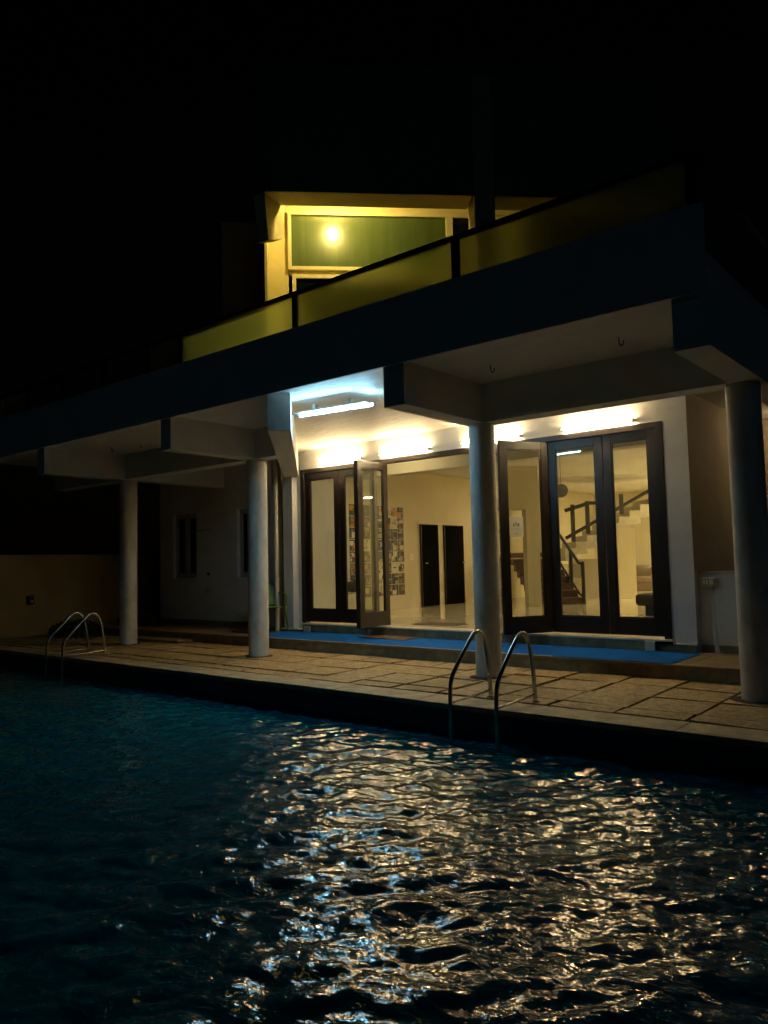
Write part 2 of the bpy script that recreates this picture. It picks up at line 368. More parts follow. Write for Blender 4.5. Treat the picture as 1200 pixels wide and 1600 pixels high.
obj('wiring_channel', tube(smoothpath([(-2.70, 3.260, .95), (-2.70, 3.260, .6), (-2.69, 3.256, .45), (-2.68, 3.246, .3), (-2.66, 3.22, .163)], 2), .03, 10), PLASTER, H, smooth=True)
CAM_SCALED = False
# left wing
obj('wing_wall', B((-14.07, -13.6, 3.6, 3.8, 0, ZC-.001), (-12.80, -11.53, 3.6, 3.8, 0, ZC-.001), (-10.73, -10.62, 3.6, 3.8, 0, ZC-.001),
    (-13.6, -12.80, 3.6, 3.8, 0, 1.10), (-13.6, -12.80, 3.6, 3.8, 2.42, ZC-.001), (-11.53, -10.73, 3.6, 3.8, 0, 1.10), (-11.53, -10.73, 3.6, 3.8, 2.42, ZC-.001)), PLASTER, H)
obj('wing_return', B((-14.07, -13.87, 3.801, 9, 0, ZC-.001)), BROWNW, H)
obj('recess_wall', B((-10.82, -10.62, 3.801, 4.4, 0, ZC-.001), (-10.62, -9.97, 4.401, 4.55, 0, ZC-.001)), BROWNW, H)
def small_window(x0, x1):
    w_ = obj('window', B((x0, x0+.05, 3.68, 3.73, 1.10, 2.42), (x1-.05, x1, 3.68, 3.73, 1.10, 2.42), (x0+.05, x1-.05, 3.68, 3.73, 1.10, 1.15), (x0+.05, x1-.05, 3.68, 3.73, 2.37, 2.42),
        ((x0+x1)/2-.03, (x0+x1)/2+.03, 3.66, 3.73, 1.15, 2.37)), ALU, H)
    for a, b in ((x0+.05, (x0+x1)/2-.03), ((x0+x1)/2+.03, x1-.05)):
        obj('sash', B((a, a+.05, 3.67, 3.71, 1.15, 2.37), (b-.05, b, 3.67, 3.71, 1.15, 2.37), (a+.05, b-.05, 3.67, 3.71, 1.15, 1.2), (a+.05, b-.05, 3.67, 3.71, 2.32, 2.37)), ALU, w_)
        obj('pane', B((a+.05, b-.05, 3.685, 3.695, 1.2, 2.32)), DGLASS, w_)
small_window(-13.6, -12.80); small_window(-11.53, -10.73)
obj('skirting', B((-14.06, -10.63, 3.585, 3.599, .163, .262)), PLINTH, H)
obj('skirting_cap', B((-14.06, -10.63, 3.582, 3.599, .263, .275)), SILL, H)
CAM_SCALED = True
obj('skirting', B((-2.84, -.6, 3.225, 3.239, .163, .29)), PLINTH, H)
obj('skirting_cap', B((-2.60, -.6, 3.218, 3.239, .291, .308)), SILL, H)
obj('pilaster_cap', B((-9.60, -9.18, 2.94, 3.108, .235, .26), bevel=.005), SILL, H)
obj('pilaster_foot', B((-9.56, -9.20, 3.02, 3.107, .165, .233), (-9.46, -9.42, 2.97, 3.02, .165, .233)), PLINTH, H)
# plinth, sill and door frame
obj('plinth', B((-9.17, -3.30, 3.03, 3.108, .163, .325), (-3.29, -2.853, 3.07, 3.108, .163, .29), bevel=.004), PLINTH, H)
for b_ in ((-9.12, -8.98, 3.0, 3.029, .165, .30), (-7.72, -7.66, 3.0, 3.029, .165, .30), (-3.42, -3.30, 3.0, 3.029, .165, .325)): obj('plinth_block', B(b_, bevel=.006), SILL, H)
obj('door_sill', B((-9.2, -3.10, 3.02, 3.32, .326, .349), (-3.09, -2.855, 3.05, 3.109, .292, .31), bevel=.004), SILL, H)
obj('door_frame', B((DX0, DX0+.085, 3.09, 3.20, .351, DZ1-.001), (DX1-.085, DX1, 3.09, 3.20, .351, DZ1-.001), (DX0+.086, DX1-.086, 3.09, 3.20, DZ1-.075, DZ1-.001), bevel=.004), WOOD, H)
def leaf(p0, p1, handle=False, t=.045):
    """one leaf of the folding door between plan points p0 and p1"""
    p0 = Vector((*p0, 0)); p1 = Vector((*p1, 0)); L = (p1-p0).length; ax = (p1-p0)/L; ay = Vector((-ax.y, ax.x, 0))
    def bx(a0, a1, z0, z1, tt=t, bm=None):
        bm = bm or bmesh.new()
        P = [p0+ax*a0-ay*tt/2, p0+ax*a1-ay*tt/2, p0+ax*a1+ay*tt/2, p0+ax*a0+ay*tt/2]
        return add_poly(bm, P, z0, z1)
    z0, z1 = .375, 2.83; s = .105
    bm = bmesh.new()
    for a in ((0, s, z0, z1), (L-s, L, z0, z1), (s, L-s, z0, z0+.205), (s, L-s, z1-.105, z1)): bx(*a, bm=bm)
    o = obj('folding_door', bm, WOOD, H)
    mdf = o.modifiers.new('bevel', 'BEVEL'); mdf.width = .004; mdf.segments = 2
    obj('pane', bx(s-.005, L-s+.005, z0+.2, z1-.1, .006), GLASS, o)
    bm = bmesh.new()
    for a in ((s, s+.014, z0+.205, z1-.105), (L-s-.014, L-s, z0+.205, z1-.105), (s+.014, L-s-.014, z0+.205, z0+.219), (s+.014, L-s-.014, z1-.119, z1-.105)): bx(*a, tt=.026, bm=bm)
    obj('glazing_bead', bm, WOOD, o)
    if handle:
        q = p0+ax*(L-.05)-ay*(t/2+.02)
        obj('handle', cyl((q.x, q.y, 1.30), (q.x, q.y, 1.45), .008, bm=None), STEEL, o)
    return o
leaf((-9.15, 3.145), (-8.385, 3.145)); leaf((-8.375, 3.145), (-7.61, 3.145))
leaf((-7.60, 3.13), (-7.435, 2.46)); leaf((-7.385, 3.13), (-7.375, 2.43), handle=True)
leaf((-4.655, 3.12), (-4.99, 2.47)); leaf((-5.37, 3.13), (-5.07, 2.47))
leaf((-4.645, 3.145), (-3.895, 3.145)); leaf((-3.885, 3.145), (-3.22, 3.145) if False else (-3.135-.09, 3.145))
# ---- ground floor room
FX = -9.95
obj('room_wall', B((FX-.15, FX, YW+.2, 16.4, 0, ZS+.05)), INWALL, H)
obj('room_wall', B((FX, -3.05, 16.25, 16.4, .35, ZS+.05)), INWALL, H)
obj('room_wall', B((-3.06, -3.051, YW+.21, 16.24, .35, ZS+.05)), INWALL, H)
obj('room_floor', B((FX+.001, -3.062, 3.321, 16.24, .30, .35)), INFLOOR, H)
obj('room_ceiling', B((FX+.001, -3.062, 3.311, 16.24, ZS-.02, ZS+.05)), INCEIL, H)
obj('lintel_beam', B((FX+.001, -3.062, 4.2, 4.45, 2.82, ZS-.021)), INCEIL, H)
obj('skirting', B((FX+.001, FX+.013, 3.32, 7.30, .351, .45), (FX+.001, FX+.013, 9.05, 16.2, .351, .45)), INFLOOR, H)
for y0, y1 in ((7.36, 7.97), (8.24, 8.97)):
    dd = obj('interior_door', B((FX+.001, FX+.03, y0, y1, .352, 2.13)), BLACKD, H)
    obj('architrave', B((FX+.001, FX+.045, y0-.015, y0, .352, 2.14), (FX+.001, FX+.045, y1, y1+.015, .352, 2.14), (FX+.001, FX+.045, y0, y1, 2.131, 2.14)), WOOD, dd)
    hy = y0+.08 if y0 < 8 else y1-.1
    obj('handle', B((FX+.031, FX+.075, hy, hy+.10, 1.28, 1.30)), STEEL, dd)
def plate(y, z, w_=.13, h_=.12):
    o = obj('wall_switch', B((FX+.001, FX+.012, y-w_/2, y+w_/2, z-h_/2, z+h_/2), bevel=.003), SWITCH, H)
    obj('rocker', B((FX+.0125, FX+.017, y-.03, y-.004, z-.03, z+.03), (FX+.0125, FX+.017, y+.004, y+.03, z-.03, z+.03)), SWITCH, o)
plate(4.35, 1.50, .2, .14); plate(4.60, 1.50, .16, .14); plate(7.02, 1.43, .14, .14); plate(7.04, .57, .10, .06)
# stairs: first flight runs away at 45 degrees, second rises to the right
for i in range(8):
    obj('step', dbox(4.62, 5.66, 15.75+i*.265, 15.75+(i+1)*.265+(.0 if i < 7 else 1.0), .351 if i == 0 else .351+.145*i-.02, .35+.145*(i+1)-.031), STAIRW, H)
    obj('tread', dbox(4.60, 5.68, 15.72+i*.265, 15.75+(i+1)*.265, .35+.145*(i+1)-.03, .35+.145*(i+1)), SILL if i > 5 else STAIRW, H)
bm = bmesh.new()
for i in range(9):
    u = 5.90+i*.268; z = 1.57+i*.143
    dbox(u, u+.27, 17.45, 18.5, z-.30, z, bm)
obj('upper_flight', bm, SILL, H)
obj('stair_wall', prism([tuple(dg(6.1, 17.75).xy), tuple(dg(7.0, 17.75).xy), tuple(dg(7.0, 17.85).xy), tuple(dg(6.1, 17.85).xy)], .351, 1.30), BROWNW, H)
obj('inner_pillar', dbox(7.02, 7.50, 17.2, 17.44, .351, 2.0), INWALL, H)
obj('inner_pillar', dbox(4.37, 4.64, 15.3, 15.6, .351, 2.35, dbox(3.3, 4.64, 15.3, 15.6, 2.351, ZS-.03)), INWALL, H)
obj('inner_pillar', dbox(5.48, 5.80, 18.55, 18.9, .351, ZS-.03), INWALL, H)
rail = empty('stair_railing', dg(5.7, 15.7, .35), parent=H)
nz = .35
def dpt(u, s, z): p = dg(u, s); return (p.x, p.y, z)
obj('handrail', tube([dpt(5.68, 15.70, 1.22), dpt(5.68, 15.95, 1.22), dpt(5.68, 17.9, 2.27)], .035, 8), WOOD, rail)
obj('lower_rail', tube([dpt(5.68, 15.75, .52), dpt(5.68, 15.95, .55), dpt(5.68, 17.9, 1.60)], .025, 8), WOOD, rail)
for s, z0, z1 in ((15.72, .352, 1.22), (16.45, .65, 1.48), (17.3, 1.1, 1.93), (17.9, 1.5, 2.3)):
    obj('newel', dbox(5.65, 5.71, s-.03, s+.03, z0, z1), WOOD, rail)
obj('glass_panel', add_poly(bmesh.new(), [dg(5.675, 15.8), dg(5.685, 15.8), dg(5.685, 17.3), dg(5.675, 17.3)], .9, 1.2), GLASS, rail)
rail2 = empty('stair_railing', dg(6.5, 17.4, 1.5), parent=H)
obj('handrail', tube([dpt(5.92, 17.42, 1.80), dpt(8.3, 17.42, 3.05)], .045, 8), WOOD, rail2)
obj('handrail', tube([dpt(5.92, 17.42, 2.45), dpt(6.5, 17.42, 2.62), dpt(6.9, 17.42, 2.62)], .045, 8), WOOD, rail2)
for u in (6.10, 6.46, 7.3): obj('newel', dbox(u-.04, u+.04, 17.38, 17.46, 1.60+.533*(u-5.9), 2.55+.2*(u-5.9)), WOOD, rail2)
# unseen ceiling lights, added out of view to brighten the room
WARMIN = emit('room_lamp', (1.0, .81, .43), 17.0)
WARMSP = emit('spot_room_lamp', (1.0, .79, .38), 100.0)
WARMBK = emit('back_room_lamp', (1.0, .81, .43), 125.0)
def room_light(x0, x1, y0, y1, m=None):
    o = obj('unseen_ceiling_light', B((x0-.02, x1+.02, y0-.02, y1+.02, ZS-.045, ZS-.0205)), FIXT, H)
    if m is WARMSP: obj('baffle', B((x0-.03, x0-.02, y0-.02, y1+.02, ZS-.16, ZS-.02), (x1+.02, x1+.03, y0-.02, y1+.02, ZS-.16, ZS-.02), (x0-.03, x1+.03, y0-.03, y0-.02, ZS-.16, ZS-.02), (x0-.03, x1+.03, y1+.02, y1+.03, ZS-.16, ZS-.02)), FIXT, o)
    obj('diffuser', B((x0, x1, y0, y1, ZS-.06, ZS-.046)), m or WARMIN, o)
room_light(-9.0, -8.84, 5.2, 5.36, WARMSP); room_light(-9.0, -8.84, 9.6, 9.76, WARMSP); room_light(-5.0, -4.2, 5.2, 5.3); room_light(-6.0, -4.7, 13.0, 13.25, WARMBK); room_light(-4.4, -3.4, 10.0, 10.2); room_light(-8.2, -7.2, 3.62, 3.68)

CAM_SCALED = False
# ---- upper storey, set at 45 degrees
U = H
UZ = 3.51
obj('upper_wall', dbox(-.53, -.27, 10.0, 12.4, UZ, 6.6, dbox(-.56, -.531, 9.6, 10.2, UZ, 5.75, dbox(-.27, 2.95, 10.0, 10.2, 6.06, 6.6, dbox(-.27, 1.92, 10.0, 10.2, 5.19, 5.235, dbox(-.27, 2.95, 10.0, 10.2, UZ, 4.2))))), UPWALL, H)  # thin left return and deepened wall end added to block bulb light
obj('terrace_floor', B((-14.3, -1.8, .125, 3.10, 3.501, 3.508)), mat('terrace_dark', (.12, .08, .05), .5, var=.3), H)  # dark sheet added over the slab to dim the railing panels
obj('upper_wall', dbox(2.3, 2.95, 10.0, 10.2, 4.2, 6.05), UPWALL, H)
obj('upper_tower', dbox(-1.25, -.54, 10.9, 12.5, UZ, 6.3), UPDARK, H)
obj('upper_soffit', dbox(-.52, 3.2, 9.16, 9.99, 6.30, 6.45), UPWALL, H)
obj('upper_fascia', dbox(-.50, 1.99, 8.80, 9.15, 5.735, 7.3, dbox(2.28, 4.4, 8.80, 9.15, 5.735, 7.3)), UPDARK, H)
obj('soffit_trim', dbox(-.50, 1.99, 8.802, 9.148, 5.725, 5.7345, dbox(2.28, 4.4, 8.802, 9.148, 5.725, 5.7345)), UPWALL, H)
obj('upper_pillar', dbox(2.01, 2.262, 8.78, 9.14, UZ, 7.25), mat('pillar_shade', (.36, .30, .15), .8, var=.15), H)  # darker copy of the wall paint keeps the pillar's unlit front dim
bm = bmesh.new()
q = [Vector((-6.60, 0.02, 5.733)), Vector((-6.72, .47, 5.79)), Vector((-6.75, .44, 5.336)), Vector((-6.57, .05, 5.142))]
a = [bm.verts.new(p) for p in q]; b = [bm.verts.new(p+Vector((-.16, -.02, 0))) for p in q]
bm.faces.new(a); bm.faces.new(b[::-1])
for i in range(4): bm.faces.new((a[i], a[(i+1) % 4], b[(i+1) % 4], b[i]))
obj('hood_fin', bm, UPWALL, H)
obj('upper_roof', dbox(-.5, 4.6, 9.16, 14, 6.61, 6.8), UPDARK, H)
def upper_window(u0, u1, z0, z1, glass, fr=.045):
    bm = bmesh.new()
    for a in ((u0-fr, u0, z0-fr, z1+fr), (u1, u1+fr, z0-fr, z1+fr), (u0, u1, z0-fr, z0), (u0, u1, z1, z1+fr)): dbox(a[0], a[1], 9.95, 10.03, a[2], a[3], bm)
    o = obj('upper_window', bm, WINFRAME, H)
    obj('pane', dbox(u0, u1, 9.985, 9.995, z0, z1), glass, o)
upper_window(-.225, 1.875, 5.285, 5.995, GREENG)
upper_window(1.965, 2.25, 4.3, 5.995, DGLASS)
upper_window(-.17, 1.83, 4.25, 5.125, DGLASS, .05)
# balcony floor and railing with frosted panels
rl = empty('balcony_railing', (-6, .04, 3.96), parent=H)
posts = [-13.6, -12.55, -11.4, -10.2, -9.05, -8.284, -6.118, -3.93, -1.75]
obj('top_rail', B((-14.3, -1.70, .01, .07, 4.352, 4.402), bevel=.008), RAILD, rl)
obj('side_rail', B((-1.75, -1.69, .071, 4.5, 4.352, 4.402), bevel=.008), RAILD, rl)
for i, x in enumerate(posts):
    obj('post', B((x-.035, x+.035, .015, .065, 3.961, 4.351)), RAILD, rl)
    if i < len(posts)-1: obj('glass_panel', B((x+.036, posts[i+1]-.036, .035, .045, 3.965, 4.350)), FROST, rl)
# ---------------------------------------------------------------- veranda step
obj('step', B((-16.4, 1.2, 2.405, 3.58, -.08, .121), (-10.60, -9.98, 3.581, 4.4, -.08, .121), (-2.97, 1.2, 3.581, 3.7, -.08, .121)), PLINTH, kind='structure')
bm = bmesh.new(); x = -16.4
while x < 1.2:
    L = random.uniform(.24, .42); x2 = min(x+L, 1.2); b2 = B((x+.002, x2-.002, 2.389, 2.404, -.02, .128+random.uniform(-.003, .001)), bevel=.002); me = bpy.data.meshes.new('t'); b2.to_mesh(me); bm.from_mesh(me); b2.free(); bpy.data.meshes.remove(me); x = x2
obj('step_riser', bm, PLINTH, kind='structure')
bm = bmesh.new(); x = -16.4
while x < 1.2:
    L = .91 if x < -3.2 else 1.4; x2 = min(x+L, 1.2)
    b2 = B((x+.0015, x2-.0015, 2.375, 3.41, .130, .160), bevel=.004); me = bpy.data.meshes.new('t'); b2.to_mesh(me); bm.from_mesh(me); b2.free(); bpy.data.meshes.remove(me)
    x = x2
for b in ((-16.4, -9.9, 3.412, 3.58, .122, .1595), (-2.97, 1.2, 3.412, 3.7, .122, .1595), (-10.6, -9.98, 3.582, 4.4, .122, .1595)):
    b2 = B(b, bevel=.003); me = bpy.data.meshes.new('t'); b2.to_mesh(me); bm.from_mesh(me); b2.free(); bpy.data.meshes.remove(me)
obj('step_top', bm, STEPM, kind='structure')

# ================================================================== THINGS
# blue carpet runner
def sheet(name, x0, x1, y0, y1, z, th, m, amp=.002, nx=60, ny=8, **kw):
    bm = bmesh.new(); rs = random.Random(3)
    V = [[[bm.verts.new((x0+(x1-x0)*i/nx+(rs.uniform(-.004, .004)), y0+(y1-y0)*j/ny+rs.uniform(-.003, .003), z+(th if k else 0)+amp*(math.sin(i*.9+j)+math.sin(i*.37-j*1.3))*(1 if k else 0))) for j in range(ny+1)] for i in range(nx+1)] for k in (0, 1)]
    for i in range(nx):
        for j in range(ny):
            bm.faces.new((V[1][i][j], V[1][i+1][j], V[1][i+1][j+1], V[1][i][j+1])); bm.faces.new((V[0][i][j], V[0][i][j+1], V[0][i+1][j+1], V[0][i+1][j]))
    for i in range(nx):
        bm.faces.new((V[0][i][0], V[0][i+1][0], V[1][i+1][0], V[1][i][0])); bm.faces.new((V[0][i][ny], V[1][i][ny], V[1][i+1][ny], V[0][i+1][ny]))
    for j in range(ny):
        bm.faces.new((V[0][0][j], V[1][0][j], V[1][0][j+1], V[0][0][j+1])); bm.faces.new((V[0][nx][j], V[0][nx][j+1], V[1][nx][j+1], V[1][nx][j]))
    return obj(name, bm, m, smooth=True, **kw)
cr_ = sheet('carpet_runner', -9.9, -2.9, 2.385, 3.40, .1615, .006, BLUE, amp=.0012, label='long blue carpet laid on the step in front of the glass doors', cat='carpet')
obj('edging_strip', B((-9.9, -4.3, 2.371, 2.386, .161, .170)), SILL, cr_)
sheet('doormat', -7.9, -7.0, 3.0, 3.38, .1715, .008, COIR, amp=.003, nx=14, ny=6, label='brown doormat lying on the blue carpet outside the open doorway', cat='doormat')
CAM_SCALED = True
sheet('doormat', -7.30, -6.50, 3.55, 3.95, .351, .008, COIR, amp=.002, nx=14, ny=6, label='dark doormat on the marble floor just inside the open doorway', cat='doormat')

# warm tube lamps above the doors
WARM = emit('warm_tube', (1.0, .75, .39), 102.0)
def warm_tube(x0, x1, label):
    t = empty('tube_lamp', ((x0+x1)/2, 3.10, 2.955), label, 'tube lamp', 'warm tube lamps above the folding doors')
    z = 2.965
    obj('housing', B((x0-.02, x1+.02, 3.075, 3.109, z-.011, z+.011), (x0-.02, x0+.004, 3.035, 3.085, z-.014, z+.014), (x1-.004, x1+.02, 3.035, 3.085, z-.014, z+.014)), FIXT, t)
    obj('tube', cyl((x0+.004, 3.055, z), (x1-.004, 3.055, z), .0095, seg=16), WARM, t)
warm_tube(-8.76, -7.84, 'glowing warm tube lamp above the shut glass leaves left of the doorway')
warm_tube(-7.44, -6.53, 'glowing warm tube lamp right above the open doorway')
warm_tube(-5.93, -5.01, 'glowing warm tube lamp half hidden by the column before the doors')
warm_tube(-4.39, -3.47, 'glowing warm tube lamp above the rightmost shut glass leaves')
CAM_SCALED = False
# cool tube on the veranda ceiling
COOL = emit('cool_tube', (.28, .70, 1.0), 66.0)
cx, cy = -6.25, .755
t = empty('ceiling_tube_lamp', (cx, cy, 3.15), 'bluish white tube lamp in a battered fitting under the veranda ceiling', 'tube lamp', rz=math.radians(7))
bm = bmesh.new()
prof = [(-.07, .03), (.085, .0), (.11, .045), (-.05, .045)]
a = [bm.verts.new((-.60, y, z)) for y, z in prof]; b = [bm.verts.new((.50, y, z)) for y, z in prof]
bm.faces.new(a); bm.faces.new(b[::-1])
for i in range(4): bm.faces.new((a[i], a[(i+1) % 4], b[(i+1) % 4], b[i]))
obj('housing', bm, FIXT, t, local=True)
obj('tube', cyl((-.46, -.035, -.002), (.62, -.035, -.002), .014, seg=16), COOL, t, local=True)
for b_ in ((-.32, -.28, .02, .07, .046, .128), (.22, .26, .02, .07, .046, .128)): obj('bracket', B(b_), FIXT, t, local=True)
for b_ in ((-.485, -.461, -.055, -.012, -.022, .024), (.621, .645, -.055, -.012, -.022, .024)): obj('tube_holder', B(b_), FIXT, t, local=True)
obj('cable', tube(smoothpath([(-.3, .03, .06), (-.2, .0, .08), (-.1, .04, .06), (.05, .0, .085), (.2, .04, .06), (.3, .08, .127)], 2), .004, 6), FIXT, t, local=True)
CAM_SCALED = True
t = empty('passage_bulb', (-2.1, 5.4, 3.0), 'warm bulb hanging in the side passage past the last column', 'light bulb')
bm = bmesh.new(); bmesh.ops.create_uvsphere(bm, u_segments=16, v_segments=10, radius=.04, matrix=Matrix.Translation((-2.1, 5.4, 3.06)))
obj('bulb', bm, emit('passage_glow', (1.0, .74, .42), 60.0), t, smooth=True)
obj('socket', cyl((-2.1, 5.4, 3.10), (-2.1, 5.4, ZS), .02), DARKPL, t)
CAM_SCALED = False
# bulb in the balcony recess
YEL = emit('yellow_bulb', (1.0, .77, .22), 600.0)
p = dg(.348, 9.28)
t = empty('ceiling_bulb', (p.x, p.y, 6.0), 'bare yellow bulb in the lit recess upstairs, mirrored in the green window', 'light bulb')
bm = bmesh.new(); bmesh.ops.create_uvsphere(bm, u_segments=20, v_segments=12, radius=.038, matrix=Matrix.Translation((p.x, p.y, 6.06)))
obj('bulb', bm, YEL, t, smooth=True)
obj('socket', cyl((p.x, p.y, 6.115), (p.x, p.y, 6.299), .022), DARKPL, t)

# pool ladders
def ladder(x0, x1, label):
    t = empty('pool_ladder', ((x0+x1)/2, .1, 0), label, 'pool ladder', 'steel pool ladders on the coping')
    for x in (x0, x1):
        P = [(x, .44, .0), (x, .425, .22), (x, .375, .50), (x, .33, .60), (x, .27, .645), (x, .20, .645), (x, .13, .60), (x, -.16, .33), (x, -.215, .25), (x, -.235, .15), (x, -.235, -.3), (x, -.235, -1.3)]
        body = [Vector(P[0])]+smoothpath(P[1:-1], 3)+[Vector(P[-1])]
        r_ = obj('handrail', tube(body, .0205, 16), STEEL, t, smooth=True)
        obj('low_bar', tube([(x, .425, .075), (x, .1, .06), (x, -.225, .055)], .011, 10), STEEL, r_, smooth=True)
        obj('base_flange', cyl((x, .44, 0), (x, .44, .012), .04, seg=24), STEEL, r_, smooth=True)
    for z in (-.42, -.70, -.98): obj('tread', B((x0, x1, -.275, -.195, z, z+.025), bevel=.005), STEEL, t)
ladder(-3.945, -3.47, 'steel pool ladder with two curved handrails in front of the round column before the doors')
ladder(-11.31, -10.83, 'steel pool ladder with two curved handrails at the dark far end of the pool')

# boundary wall with its lamp box
obj('boundary_wall', B((-15.7, -15.5, -9, 4.4, -.1, 1.60), (-15.73, -15.47, -9, 4.4, 1.601, 1.645), bevel=.004), BOUND, label='low mustard boundary wall in the dark beyond the pool', cat='wall')
t = empty('wall_lamp', (-15.46, 1.5, .66), 'small unlit black lamp box hanging tilted on the boundary wall', 'wall lamp', rz=0)
bm = B((-15.497, -15.44, 1.42, 1.56, .64, .82), bevel=.01); bmesh.ops.rotate(bm, verts=bm.verts, cent=(-15.47, 1.5, .73), matrix=Matrix.Rotation(.12, 3, 'X'))
obj('housing', bm, DARKPL, t)
bm = bmesh.new(); bmesh.ops.create_uvsphere(bm, u_segments=16, v_segments=8, radius=.03, matrix=Matrix.Translation((-15.435, 1.51, .70)) @ Matrix.Diagonal((.4, 1, 1, 1)))
obj('lens', bm, SWITCH, t, smooth=True)
# low dark bushes behind the far ladder
def bush(x, y, R, h, n, label, seed):
    rs = random.Random(seed); bm = bmesh.new()
    for i in range(n):
        a = rs.uniform(0, 6.283); rad = R*math.sqrt(rs.random()); z = h*rs.random()*(1-.5*(rad/R)**2)
        c = Vector((x+math.cos(a)*rad, y+math.sin(a)*rad*.6, z+.01)); s = rs.uniform(.02, .045)
        ax = Vector((rs.uniform(-1, 1), rs.uniform(-1, 1), rs.uniform(-.2, 1))).normalized(); o_ = ax.orthogonal().normalized()
        vs = [bm.verts.new(c+ax*s*1.6), bm.verts.new(c+o_*s*.55), bm.verts.new(c-ax*s*.5), bm.verts.new(c-o_*s*.55)]; bm.faces.new(vs)
    t = empty('bush', (x, y, 0), label, 'bush')
    obj('foliage', bm, LEAF, t)
    bm = bmesh.new()
    for k in range(6): tube([(x+rs.uniform(-.05, .05), y, 0), (x+rs.uniform(-R, R)*.6, y+rs.uniform(-.1, .1), h*.7)], .008, 5, bm)
    obj('stem', bm, RUST, t)
bush(-14.4, 1.9, .7, .34, 1500, 'low dark bush by the boundary wall behind the far pool ladder', 4)
bush(-14.0, 3.0, .55, .50, 1300, 'taller dark bush beside the shaded end column', 9)
# loose slabs lying before the step
bm = B((-12.75, -11.25, 2.0, 2.33, .012, .052), bevel=.006); bmesh.ops.rotate(bm, verts=bm.verts, cent=(-12, 2.2, .05), matrix=Matrix.Rotation(math.radians(4), 3, 'Z'))
obj('stone_plank', bm, STEPM, label='loose flat stone plank lying on the paving against the step', cat='stone slab')
bm = B((-10.7, -9.95, 2.75, 3.05, .162, .19), bevel=.005); bmesh.ops.rotate(bm, verts=bm.verts, cent=(-10.3, 2.9, .17), matrix=Matrix.Rotation(math.radians(-5), 3, 'Z'))
obj('doormat', bm, COIR, label='grey brown mat folded on the step left of the second column', cat='doormat')
# downpipe
t = empty('drainpipe', (-10.06, 3.29, .16), 'cream drainpipe rising beside the pilaster left of the glass doors', 'drainpipe')
obj('pipe', cyl((-10.07, 3.29, .162), (-10.07, 3.29, 3.30), .038), PVC, t, smooth=True)
obj('pipe_clamp', cyl((-10.07, 3.29, 1.05), (-10.07, 3.29, 1.085), .048), PVC, t, smooth=True)
# tap and valve stub on the left wing wall
t = empty('garden_tap', (-12.33, 3.6, .82), 'small metal garden tap sticking out of the wall under the windows', 'tap')
obj('spout', tube(smoothpath([(-12.33, 3.6, .85), (-12.33, 3.50, .85), (-12.31, 3.44, .83), (-12.30, 3.44, .79)], 2), .013, 10), STEEL, t, smooth=True)
obj('handle', B((-12.37, -12.29, 3.49, 3.505, .885, .897), (-12.335, -12.325, 3.49, 3.505, .86, .885)), STEEL, t)
obj('pipe_stub', cyl((-12.4, 3.6, 1.18), (-12.4, 3.575, 1.18), .03), RUST, label='rusty capped pipe stub in the wall above the garden tap', cat='pipe stub')
obj('conduit', cyl((-13.0, 3.592, 2.05), (-12.35, 3.592, 2.06), .006), RUST, label='thin reddish conduit running along the wall right of the double window', cat='conduit')
CAM_SCALED = True
# outdoor socket
t = empty('power_socket', (-2.70, 3.2, .96), 'surface mounted power socket box on the low wall beside the last column', 'socket')
obj('box', B((-2.80, -2.64, 3.185, 3.238, .955, 1.06), bevel=.012), SWITCH, t)
obj('face_plate', B((-2.785, -2.655, 3.176, 3.184, .97, 1.045), bevel=.002), PLINTH, t)
obj('rocker', B((-2.775, -2.755, 3.168, 3.1755, .985, 1.03), (-2.745, -2.725, 3.168, 3.1755, .985, 1.03)), SWITCH, t)
obj('outlet', B((-2.71, -2.665, 3.17, 3.1755, .98, 1.035)), SILL, t)

# plastic chairs
def chair(loc, rz, label):
    t = empty('plastic_chair', loc, label, 'chair', 'green plastic armchairs', rz=rz)
    def surf(fn, nu, nv, th, name):
        bm = bmesh.new(); g = [[bm.verts.new(fn(i/nu, j/nv)) for j in range(nv+1)] for i in range(nu+1)]
        for i in range(nu):
            for j in range(nv): bm.faces.new((g[i][j], g[i+1][j], g[i+1][j+1], g[i][j+1]))
        o = obj(name, bm, GREENPL, t, local=True, smooth=True)
        s = o.modifiers.new('solid', 'SOLIDIFY'); s.thickness = th; s.offset = 0
        s = o.modifiers.new('sub', 'SUBSURF'); s.levels = 1; s.render_levels = 1
        return o
    surf(lambda u, v: (-.22+.44*u, -.21+.44*v, .43-.02*math.sin(math.pi*u)*math.sin(math.pi*v)+.02*(v-.5)**2), 8, 8, .012, 'seat')
    # front of chair is +y; backrest stands at the rear
    bm = bmesh.new()
    def bk(u, v): 
        wv = .23+.02*math.sin(v*math.pi); x = -wv+2*wv*u; return (x, -.22-.10*v+.07*(2*u-1)**2*1.0, .44+.40*v-(.05*(abs(2*u-1))**3 if v > .9 else 0))
    surf(bk, 10, 6, .012, 'backrest')
    for s in (-1, 1):
        obj('armrest', tube(smoothpath([(s*.22, -.27, .70), (s*.27, -.20, .68), (s*.285, .0, .655), (s*.275, .17, .64), (s*.25, .225, .58), (s*.235, .22, .43)], 2), .017, 8), GREENPL, t, local=True, smooth=True)
        for yy in (-1, 1):
            bm = cyl((s*.265, yy*.25-(.03 if yy < 0 else 0), 0), (s*.215, yy*.20, .43), .016, .028, 8)
            obj('leg', bm, GREENPL, t, local=True, smooth=True)
    return t
CAM_SCALED = False
chair((-9.98, 3.0, .167), math.radians(-108), 'green plastic armchair outside beside the pilaster, half hidden by a column')
CAM_SCALED = True
chair((-9.50, 4.38, .351), math.radians(-110), 'green plastic armchair indoors under the photo wall, with dark cloth on it')
